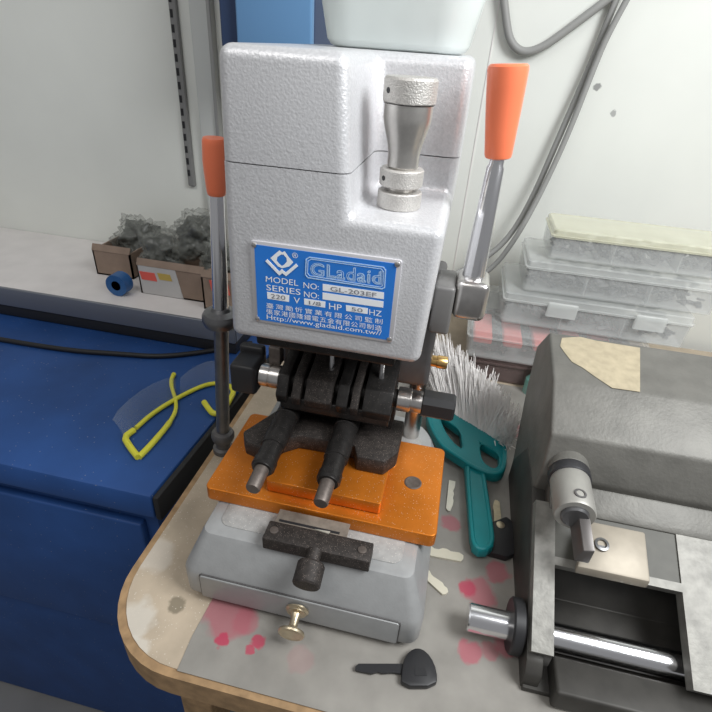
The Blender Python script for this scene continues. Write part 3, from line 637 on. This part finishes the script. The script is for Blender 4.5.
# bristles fan out behind the frame
b = NB(); bb = bmesh.new(); rnd = random.Random(3)
base0, base1 = bp_(190, 35), bp_(625, 290)
def tip(t):
    pts = [(418, 345), (432, 338), (450, 350), (470, 368), (492, 386), (506, 406), (514, 428)]
    k = t * (len(pts) - 1); i = min(int(k), len(pts) - 2); f = k - i
    u = pts[i][0] * (1 - f) + pts[i + 1][0] * f; v = pts[i][1] * (1 - f) + pts[i + 1][1] * f
    return P(u, v, 'z', .060)
for i in range(9500):
    t = rnd.random(); tt = min(1, max(0, t + rnd.gauss(0, .05)))
    p0 = base0.lerp(base1, t) + Vector((rnd.uniform(-.002, .002), rnd.uniform(-.002, .002), rnd.uniform(-.004, .006))); p0.z = .015 + rnd.uniform(-.006, .005)
    e = tip(tt); e = p0 + (e - p0) * rnd.uniform(.45, 1.0); e += Vector((rnd.gauss(0, .004), rnd.gauss(0, .004), rnd.gauss(0, .010)))
    e.z = max(e.z, .004)
    m_ = (p0 + e) / 2 + Vector((0, 0, .004)); w = rnd.uniform(.0007, .0012)
    d = (e - p0).normalized(); s_ = d.cross(Vector((0, 0, 1))).normalized(); u_ = s_.cross(d)
    tri = lambda c, k: [bb.verts.new(c + s_ * k), bb.verts.new(c - s_ * k * .5 + u_ * k * .87), bb.verts.new(c - s_ * k * .5 - u_ * k * .87)]
    A, B, C_ = tri(p0, w), tri(m_, w), tri(e, w * .4)
    for X_, Y_ in ((A, B), (B, C_)):
        for k in range(3): bb.faces.new((X_[k], X_[(k + 1) % 3], Y_[(k + 1) % 3], Y_[k]))
    bb.faces.new(C_)
merge(b, bb); bo = obj('bristles', b, M['bristle'], br_); bo['kind'] = 'stuff'; bo['label'] = 'white nylon bristles'

# ---------------------------------------------------------------- keys
ck = thing('car_key', (.19, .10, 0), 'black headed car key lying beside the teal brush handle', 'key')
def blade(bm, a, c, w, z, th=.0022, teeth=True, seed=1):
    rn = random.Random(seed); a = Vector((a.x, a.y, z)); c = Vector((c.x, c.y, z)); d = (c - a); L_ = d.length; d.normalize(); s_ = Vector((-d.y, d.x, 0))
    up = []; n = 9
    for k in range(n + 1):
        t = k / n; off = w / 2 * (1 - (rn.uniform(0, .45) if teeth and 1 < k < n else 0)) * (1 if k < n else .3)
        up.append(a + d * L_ * t + s_ * off)
    lo_ = [a + d * L_ * 1.0 - s_ * w * .2, a + d * L_ * .93 - s_ * w / 2, a - s_ * w / 2]
    prism(bm, [tuple(p) for p in up + lo_], (0, 0, th))
kz = .001
b = NB(); pts = [G(487, 528), G(505, 521), G(515, 530), G(515, 558), G(505, 562), G(487, 557)]
prism(b, [(p.x, p.y, kz) for p in pts], (0, 0, .009), .002); obj('key_head', b, M['black_clean'], ck)
b = NB(); blade(b, G(497, 525), G(495, 503), .0085, kz + .003, seed=4); obj('key_blade', b, M['brass_dull'], ck)
b = NB(); c = G(499, 533); lathe(b, (c.x, c.y + .004, kz + .0085), (0, 0, 1), [(.0048, 0), (.0048, .0008), (.0040, .0012), (0, .0012)], 24); obj('key_badge', b, M['brass_dull'], ck)
b = NB(); blade(b, G(426, 551), G(463, 558), .0125, kz, seed=2); solid('key_blank', b, M['paint_cream'], 'cream flat key blank under the edge of the orange plate', 'key', 'loose keys by the machine')
b = NB(); blade(b, G(424, 573), G(447, 594), .0100, kz, seed=6); solid('cut_key', b, M['paint_cream'], 'cream cut key half hidden beside the machine base', 'key', 'loose keys by the machine')
b = NB(); blade(b, G(452, 482), G(449, 512), .0080, kz, seed=8); solid('cut_key', b, M['key_steel'], 'dull steel key in the gap between orange plate and teal brush', 'key', 'loose keys by the machine')
bk = thing('house_key', (.1, -.075, 0), 'black plastic headed key at the front of the table before the machine', 'key')
b = NB(); pts = [G(401, 672), G(404, 660), G(412, 652), G(421, 652), G(430, 660), G(436, 674), G(436, 690), G(400, 690)]
prism(b, [(p.x, p.y, kz) for p in chaikin(pts, 1)], (0, 0, .007), .0015); obj('key_head', b, M['black_clean'], bk)
b = NB(); pts = [G(414, 672), G(424, 672), G(426, 680), G(414, 680)]; prism(b, [(p.x, p.y, kz + .0068) for p in pts], (0, 0, .0006)); obj('key_mark', b, M['cable_black'], bk)
b = NB(); blade(b, G(404, 671), G(355, 671), .0080, kz + .002, seed=9); obj('key_blade', b, M['black_clean'], bk)

# ---------------------------------------------------------------- organiser boxes on the table at right
def organizer(x0, x1, z0, z1, y0, y1, label, body='clear_body', lid='clear_rim', latches=(), divs=()):
    t = thing('organizer_box', ((x0 + x1) / 2, (y0 + y1) / 2, z0), label, 'organizer box', 'clear organizer boxes stacked behind the right machine')
    zl = z1 - (z1 - z0) * .27; w = .0018
    b = NB(); so = [[(x, y, z) for x, y in rrect(x0 + g_, x1 - g_, y0 + g_, y1 - g_, .006, 4)] for z, g_ in ((z0, .003), (z0 + .002, .001), (zl, 0))]
    si = [[(x, y, z) for x, y in rrect(x0 + g_, x1 - g_, y0 + g_, y1 - g_, .005, 4)] for z, g_ in ((zl, w), (z0 + .003, w + .001))]
    loft(b, so + si); obj('box_body', b, M[body], t)
    b = NB(); so = [[(x, y, z) for x, y in rrect(x0 - g_, x1 + g_, y0 - g_, y1 + g_, .007, 4)] for z, g_ in ((zl + .0002, .002), (zl + .003, .0025), (zl + .0035, .0005), (z1 - .0025, 0), (z1 - .0006, -.002))]
    loft(b, so); obj('box_lid', b, M[lid], t)
    for x in divs:
        b = NB(); box(b, x - .0008, x + .0008, y0 + .004, y1 - .004, z0 + .003, zl - .001); obj('divider', b, M['clear_rim'], t)
    for x in latches:
        b = NB(); box(b, x - .022, x + .022, y0 - .0085, y0 - .0028, zl - .014, zl + .010, .0025); obj('latch', b, M['clear_rim'], t)
    return zl
def heap(x0, x1, y0, y1, z0, h, n, m, label, cat='small parts', size=.006, seed=1):
    rn = random.Random(seed); b = NB(); mm = m if isinstance(m, list) else [m]
    for i in range(n):
        s = size * rn.uniform(.6, 1.4); x, y = rn.uniform(x0 + s, x1 - s), rn.uniform(y0 + s, y1 - s); z = z0 + s * .5 + rn.random() ** 1.5 * (h - s)
        box(b, -s, s, -s * .45, s * .45, -s * .3, s * .3, 0, 1, Matrix.Translation((x, y, z)) @ Euler((rn.uniform(-.5, .5), rn.uniform(-.5, .5), rn.uniform(0, PI))).to_matrix().to_4x4())
    o = solid('small_parts', b, mm[0], label, cat, None, 'stuff'); return o
OYS = [.412, .403, .437, .447, .458]; ODS = [.60, .59, .57, .56, .55]
oz = [.0012, .0450, .0960, .1500, .2010, .2480]
ox = [.1405, .1290, .1740, .1965, .2230]
labels = ['smoky brown organizer box on the table, bottom of the stack', 'clear organizer box with red packets inside, second from the bottom of its stack',
          'clear organizer box with a latch, middle of the stack of five', 'clear organizer box with a divider, second from the top of its stack', 'pale yellow lidded organizer box on top of the stack']
for i in range(5):
    x0 = ox[i]; x1 = x0 + .27; z0, z1 = oz[i], oz[i + 1] - .0012
    organizer(x0, x1, z0, z1, OYS[i], ODS[i], labels[i], body='brown_body' if i == 0 else 'clear_body', lid=('brown_body', 'clear_body', 'clear_rim', 'clear_rim', 'lid_yellow')[i], latches=((x0 + .085, x0 + .21) if i == 2 else ()), divs=((x0 + .09, x0 + .18)) if i != 1 else ())
    mm = ('parts_brown', 'parts_brown', 'parts_dark', 'parts_dark', 'parts_dark')[i]
    heap(x0 + .006, x1 - .006, OYS[i] + .012, ODS[i] - .012, z0 + .0035, (.030, .012, .022, .026, .024)[i], (420, 160, 260, 320, 300)[i], M[mm],
         'loose small parts filling the %s organizer box' % ('bottom', 'second lowest', 'middle', 'second highest', 'topmost')[i], seed=i + 1)
for k, x in enumerate((.138, .184, .230, .276, .322)):
    b = NB(); box(b, x, x + .029, OYS[1] + .008, OYS[1] + .095, oz[1] + .0225, oz[1] + .0345, .003)
    solid('red_packet', b, M['red_pack'], ('leftmost red packet', 'second red packet from the left', 'third red packet from the left', 'fourth red packet from the left', 'rightmost red packet')[k] + ' under the clear lid of the second lowest box', 'packet', 'red packets in the clear box')

# little green glass bottle behind the right machine
gb = thing('glass_bottle', (.255, .385, 0), 'small green glass bottle standing behind the right hand machine', 'bottle')
c = P(527, 392, 'z', 0.0); cx_, cy_ = c.x + .004, c.y
gb.location = (cx_, cy_, 0)
b = NB(); lathe(b, (cx_, cy_, .0001), (0, 0, 1), [(.010, 0), (.012, .001), (.012, .026), (.006, .034), (.005, .040)], 24); obj('bottle_body', b, M['green_glass'], gb)
b = NB(); lathe(b, (cx_, cy_, .040), (0, 0, 1), [(.0065, 0), (.0065, .010), (.0055, .011)], 20); obj('bottle_cap', b, M['carton_white'], gb)

# ---------------------------------------------------------------- second machine at right
m2 = thing('key_duplicator', (.30, .06, 0), 'worn grey cast key duplicator with a chrome shaft at the right edge of the table', 'machine')
XL, XR = .200, .46
pt = P(580, 362, 'z', .196)
M['cast2_top'] = mat('grey casting with worn beige patch', (0.27, 0.27, 0.25), 0.5, metal=0.15, var=0.14, vscale=40, bump=0.3, bscale=300)
def PX(pts, x): return [(x, y, z) for y, z in pts]
b = NB(); prism(b, PX([(.195, .001), (.205, .03), (.243, .1115), (.2515, .164), (.2125, .2035), (.141, .1895), (.091, .160), (.080, .118), (.088, .09), (.10, .001)], XL), (XR - XL, 0, 0), .0035, 3); hd2 = obj('head_casting', b, M['cast2'], m2)
# worn patch: bare filler showing through the paint on the sloping top
n_ = Vector((0, -(.2035 - .1895), .2125 - .141)).normalized()
def top(x, y): return Vector((x, y, .1895 + (y - .141) * (.014 / .0715))) + n_ * .0003
wp = [(562, 338), (580, 337), (597, 341), (640, 348), (640, 392), (612, 388), (594, 376), (583, 368), (572, 362), (564, 352), (560, 346)]
def topat(u, v):      # ray against the sloping top
    d = RM @ Vector(((u - 356) / F, -(v - 356) / F, -1)); o_ = top(0.2, .141); t = (o_ - CAM).dot(n_) / d.dot(n_); return CAM + d * t
b = NB(); prism(b, [tuple(topat(*p)) for p in wp], tuple(n_ * .0003)); 
M['beige_worn'] = mat('beige filler', (0.42, 0.36, 0.25), 0.7, var=0.12, vscale=120); obj('worn_patch', b, M['beige_worn'], hd2)
b = NB(); prism(b, PX([(-.062, .001), (-.062, .007), (.03, .007), (.062, .068), (.088, .088), (.105, .088), (.105, .001)], XL), (XR - XL, 0, 0), .001, 2)
obj('machine_base', b, M['cast2_dark'], m2)
b = NB(); prism(b, PX([(-.060, .001), (-.058, .020), (-.050, .0285), (-.0155, .0440), (.0665, .0825), (.088, .092), (.150, .092), (.196, .030), (.196, .001)], XL - .0012), (.0145, 0, 0), .002, 2); obj('side_plate', b, M['cast2_dark'], m2)
# carriage: sloping bare frame with a deep opening
q0, q1 = Vector((0, -.0155, .0575)), Vector((0, .0665, .0965)); dq = (q1 - q0); nq = Vector((0, -dq.z, dq.y)).normalized()
def cq(x, t, h=0): p = q0 + dq * t + nq * h; return (x, p.y, p.z)
b = NB()
for x0, x1, t0, t1 in ((XL, XL + .018, -.42, 1.0), (XL + .018, XL + .125, .38, .46), (XL + .125, XR, -.42, 1.0)):
    prism(b, [cq(x0, t0, -.012), cq(x1, t0, -.012), cq(x1, t1, -.012), cq(x0, t1, -.012)], tuple(nq * .012), .0)
obj('carriage_frame', b, M['cast2_light'], m2)
b = NB(); prism(b, [cq(XL + .018, .44, -.016), cq(XL + .125, .44, -.016), cq(XL + .125, 1.0, -.016), cq(XL + .018, 1.0, -.016)], tuple(nq * .0145), .0); obj('carriage_plate', b, mat('oily olive casting', (.085, .083, .07), .5, var=.15), m2)
b = NB(); prism(b, PX([(.060, .094), (.066, .0985), (.082, .110), (.100, .118), (.100, .085), (.07, .085)], XL + .012), (.2, 0, 0), .002, 2); obj('carriage_ledge', b, M['cast2'], m2)
# spindle
s0 = Vector((.2235, .092, .1275)); sd = Vector((-.02, -1, -.03)).normalized()
b = NB(); lathe(b, s0, sd, [(.0190, 0), (.0190, .014), (.0180, .015), (.0180, .016)], 44); sp = obj('spindle', b, M['cast2'], m2)
b = NB(); lathe(b, s0 + sd * .014, sd, [(.0184, 0), (.0190, .001), (.0190, .010), (.0180, .011)], 44); obj('black_ring', b, mat('blackened ring', (.05, .05, .055), .4, metal=.4), sp)
b = NB(); lathe(b, s0 + sd * .0245, sd, [(.0172, 0), (.0176, .001), (.0176, .039), (.0165, .041), (.0140, .041)], 44); co = obj('spindle_collar', b, mat('satin collar steel', (.40, .39, .36), .48, metal=.45, var=.05), sp)
e = s0 + sd * .0655
b = NB(); lathe(b, e - sd * .004, sd, [(.0120, 0), (.0120, .006), (.0105, .0075)], 32); obj('cutter_shank', b, M['grey_steel'], sp)
b = NB(); prism(b, [tuple(e + Vector(p)) for p in ((-.002, .002, -.010), (.010, .002, -.010), (.0105, .002, .006), (.002, .002, .004))], tuple(sd * .030 + Vector((.004, 0, -.012))), .0008); obj('cutter', b, mat('dark tool steel', (.15, .14, .135), .4, metal=.6), sp)
sc = s0 + sd * .056 + Vector((.0008, 0, .0176)); sn = Vector((.045, 0, 1)).normalized()
b = NB(); lathe(b, sc - sn * .001, sn, [(.0052, 0), (.0052, .0014), (.0036, .0016), (.0034, .0006), (0, .0006)], 20); obj('set_screw', b, M['dark_cast'], sp)
# key clamp jaw beside the cutter
b = NB(); prism(b, [(.229, .001, .084), (.288, .001, .084), (.288, .040, .100), (.240, .040, .100)], (0, 0, .010), .002); ja = obj('clamp_jaw', b, mat('tan worn steel', (.36, .32, .26), .5, metal=.3, var=.1), m2)
b = NB(); lathe(b, (.250, .022, .1015), (0, -.25, 1), [(.006, 0), (.006, .003), (.004, .0034), (.0035, .001), (0, .001)], 20); obj('jaw_screw', b, M['grey_steel'], ja)
# chrome shaft with its black disc
za = .0225
a = P(466, 620, 'z', za); sy = a.y + .004
b = NB(); lathe(b, (.150, sy, za), (1, 0, 0), [(.0112, 0), (.0122, .0012), (.0122, .20), (.0112, .2012)], 40); shf = obj('chrome_shaft', b, M['chrome'], m2)
b = NB(); lathe(b, (.1865, sy, .0250), (1, 0, 0), [(.0220, 0), (.0238, .0015), (.0238, .0095), (.0220, .011)], 44); obj('shaft_disc', b, M['black_clean'], shf)
b = NB(); box(b, .222, XR, sy - .050, sy - .018, .002, .026, .003); obj('front_rail', b, M['cast2_dark'], m2)

# ---------------------------------------------------------------- cartons and bags on the shelf
SZ = .0401
def carton(x0, x1, y0, y1, h, label, white=True, stick=(), rot=0.0):
    t = thing('carton', ((x0 + x1) / 2, (y0 + y1) / 2, SZ), label, 'carton', 'open cartons on the shelf')
    w = .003
    b = NB(); box(b, x0, x1, y0, y0 + w, SZ, SZ + h); box(b, x0, x1, y1 - w, y1, SZ, SZ + h); box(b, x0, x0 + w, y0, y1, SZ, SZ + h); box(b, x1 - w, x1, y0, y1, SZ, SZ + h); box(b, x0, x1, y0, y1, SZ, SZ + w)
    cb_ = obj('carton_wall', b, M['carton'], t)
    if white:
        b = NB(); xr = x0 + (x1 - x0) * white; prism(b, [(x0 + .004, y0 - .0008, SZ + .001), (xr, y0 - .0008, SZ + .001), (xr - .010, y0 - .0008, SZ + h - .001), (x0 + .002, y0 - .0008, SZ + h - .001)], (0, .0008, 0)); obj('white_panel', b, M['carton_white'], t)
    for sx0, sx1, sz0, sz1, m_ in stick:
        b = NB(); prism(b, [(sx0, y0 - .0016, sz0), (sx1 + .003, y0 - .0016, sz0), (sx1, y0 - .0016, sz1), (sx0 - .003, y0 - .0016, sz1)], (0, .0008, 0)); obj('sticker', b, M[m_], t)
    b = NB(); box(b, x0, x1, y0 - .001, y0 + .001, SZ + h - .001, SZ + h + .012); bmesh.ops.rotate(b, cent=(x0, y0, SZ + h), matrix=Matrix.Rotation(-.5, 3, 'X'), verts=b.verts); obj('flap', b, M['carton'], t)
    return t
cy = .452
a = P(140, 284, 'y', cy); c = P(205, 292, 'y', cy)
sA, sB, sC, sD = P(141, 271, 'y', cy), P(156, 281, 'y', cy), P(159, 273, 'y', cy), P(171, 281, 'y', cy)
carton(a.x, c.x, cy, .60, .056, 'open carton with a white front panel and red and yellow stickers', .66, ((sA.x, sB.x, sB.z, sA.z, 'sticker_red'), (sC.x, sD.x, sD.z, sC.z, 'sticker_yellow')))
cy = .430
a = P(204, 306, 'y', cy)
sA, sB = P(211, 280, 'y', cy), P(216, 291, 'y', cy); sC, sD = P(224, 282, 'y', cy), P(229, 295, 'y', cy)
carton(a.x, a.x + .075, cy, .58, .062, 'open brown carton with red stickers behind the orange tipped side lever', 0, ((sA.x, sB.x, sB.z, sA.z, 'sticker_red'), (sC.x, sD.x, sD.z, sC.z, 'sticker_red')))
cy = .50
a = P(100, 286, 'y', cy); c = P(135, 285, 'y', cy)
carton(a.x, c.x, cy, .62, .050, 'plain brown carton at the left end of the cartons on the shelf', 0)
# blue tape roll
tr_ = P(122, 288, 'y', .435)
b = NB(); lathe(b, (tr_.x - .004, .425, SZ + .0205), (0, 1, 0), [(.009, 0), (.020, 0), (.020, .022), (.009, .022), (.009, 0)], 32)
solid('tape_roll', b, mat('blue tape', (.03, .12, .32), .4), 'small blue tape roll on the shelf beside the plain carton', 'tape roll')
# bags of dark parts heaped in and on the cartons
def bag(c, s, seed, label):
    t = thing('parts_bag', (c[0], c[1], c[2] - s[2]), label, 'bag', 'clear bags of dark parts on the cartons')
    def blob(k, amp, sub=4):
        b = bmesh.new(); bmesh.ops.create_icosphere(b, subdivisions=sub, radius=1)
        for v in b.verts:
            n0 = noise.noise(v.co * 1.7 + Vector((seed * 3.1, 0, 0))); n1 = noise.noise(v.co * 5 + Vector((0, seed, 1))); n2 = abs(noise.noise(v.co * 11 + Vector((seed, 2, 0))))
            f = k * (1 + amp * n0 + amp * .5 * n1 + amp * .35 * n2)
            v.co = Vector((c[0] + v.co.x * s[0] * f, c[1] + v.co.y * s[1] * f, max(c[2] + v.co.z * s[2] * f, c[2] - s[2])))
        return b
    obj('bag_contents', blob(.80, .5), M['bag_dark'], t, sharp=180)
    obj('bag_film', blob(1.0, .55, 5), M['bag'], t, sharp=180)
def cp_(u, v, y): return P(u, v, 'y', y)
p = cp_(160, 250, .50); bag((p.x, .50, p.z - .004), (.040, .032, .034), 1, 'clear bag of dark parts heaped in the white fronted carton')
p = cp_(192, 240, .52); bag((p.x + .006, .535, p.z), (.046, .040, .044), 2, 'large clear bag of dark parts between the white fronted and brown cartons')
p = cp_(140, 243, .56); bag((p.x - .012, .585, p.z), (.050, .040, .040), 3, 'clear bag of dark parts leaning on the wall over the plain carton')
p = cp_(218, 262, .50); bag((p.x, .505, p.z), (.032, .03, .030), 4, 'clear bag of dark parts in the brown carton behind the lever')
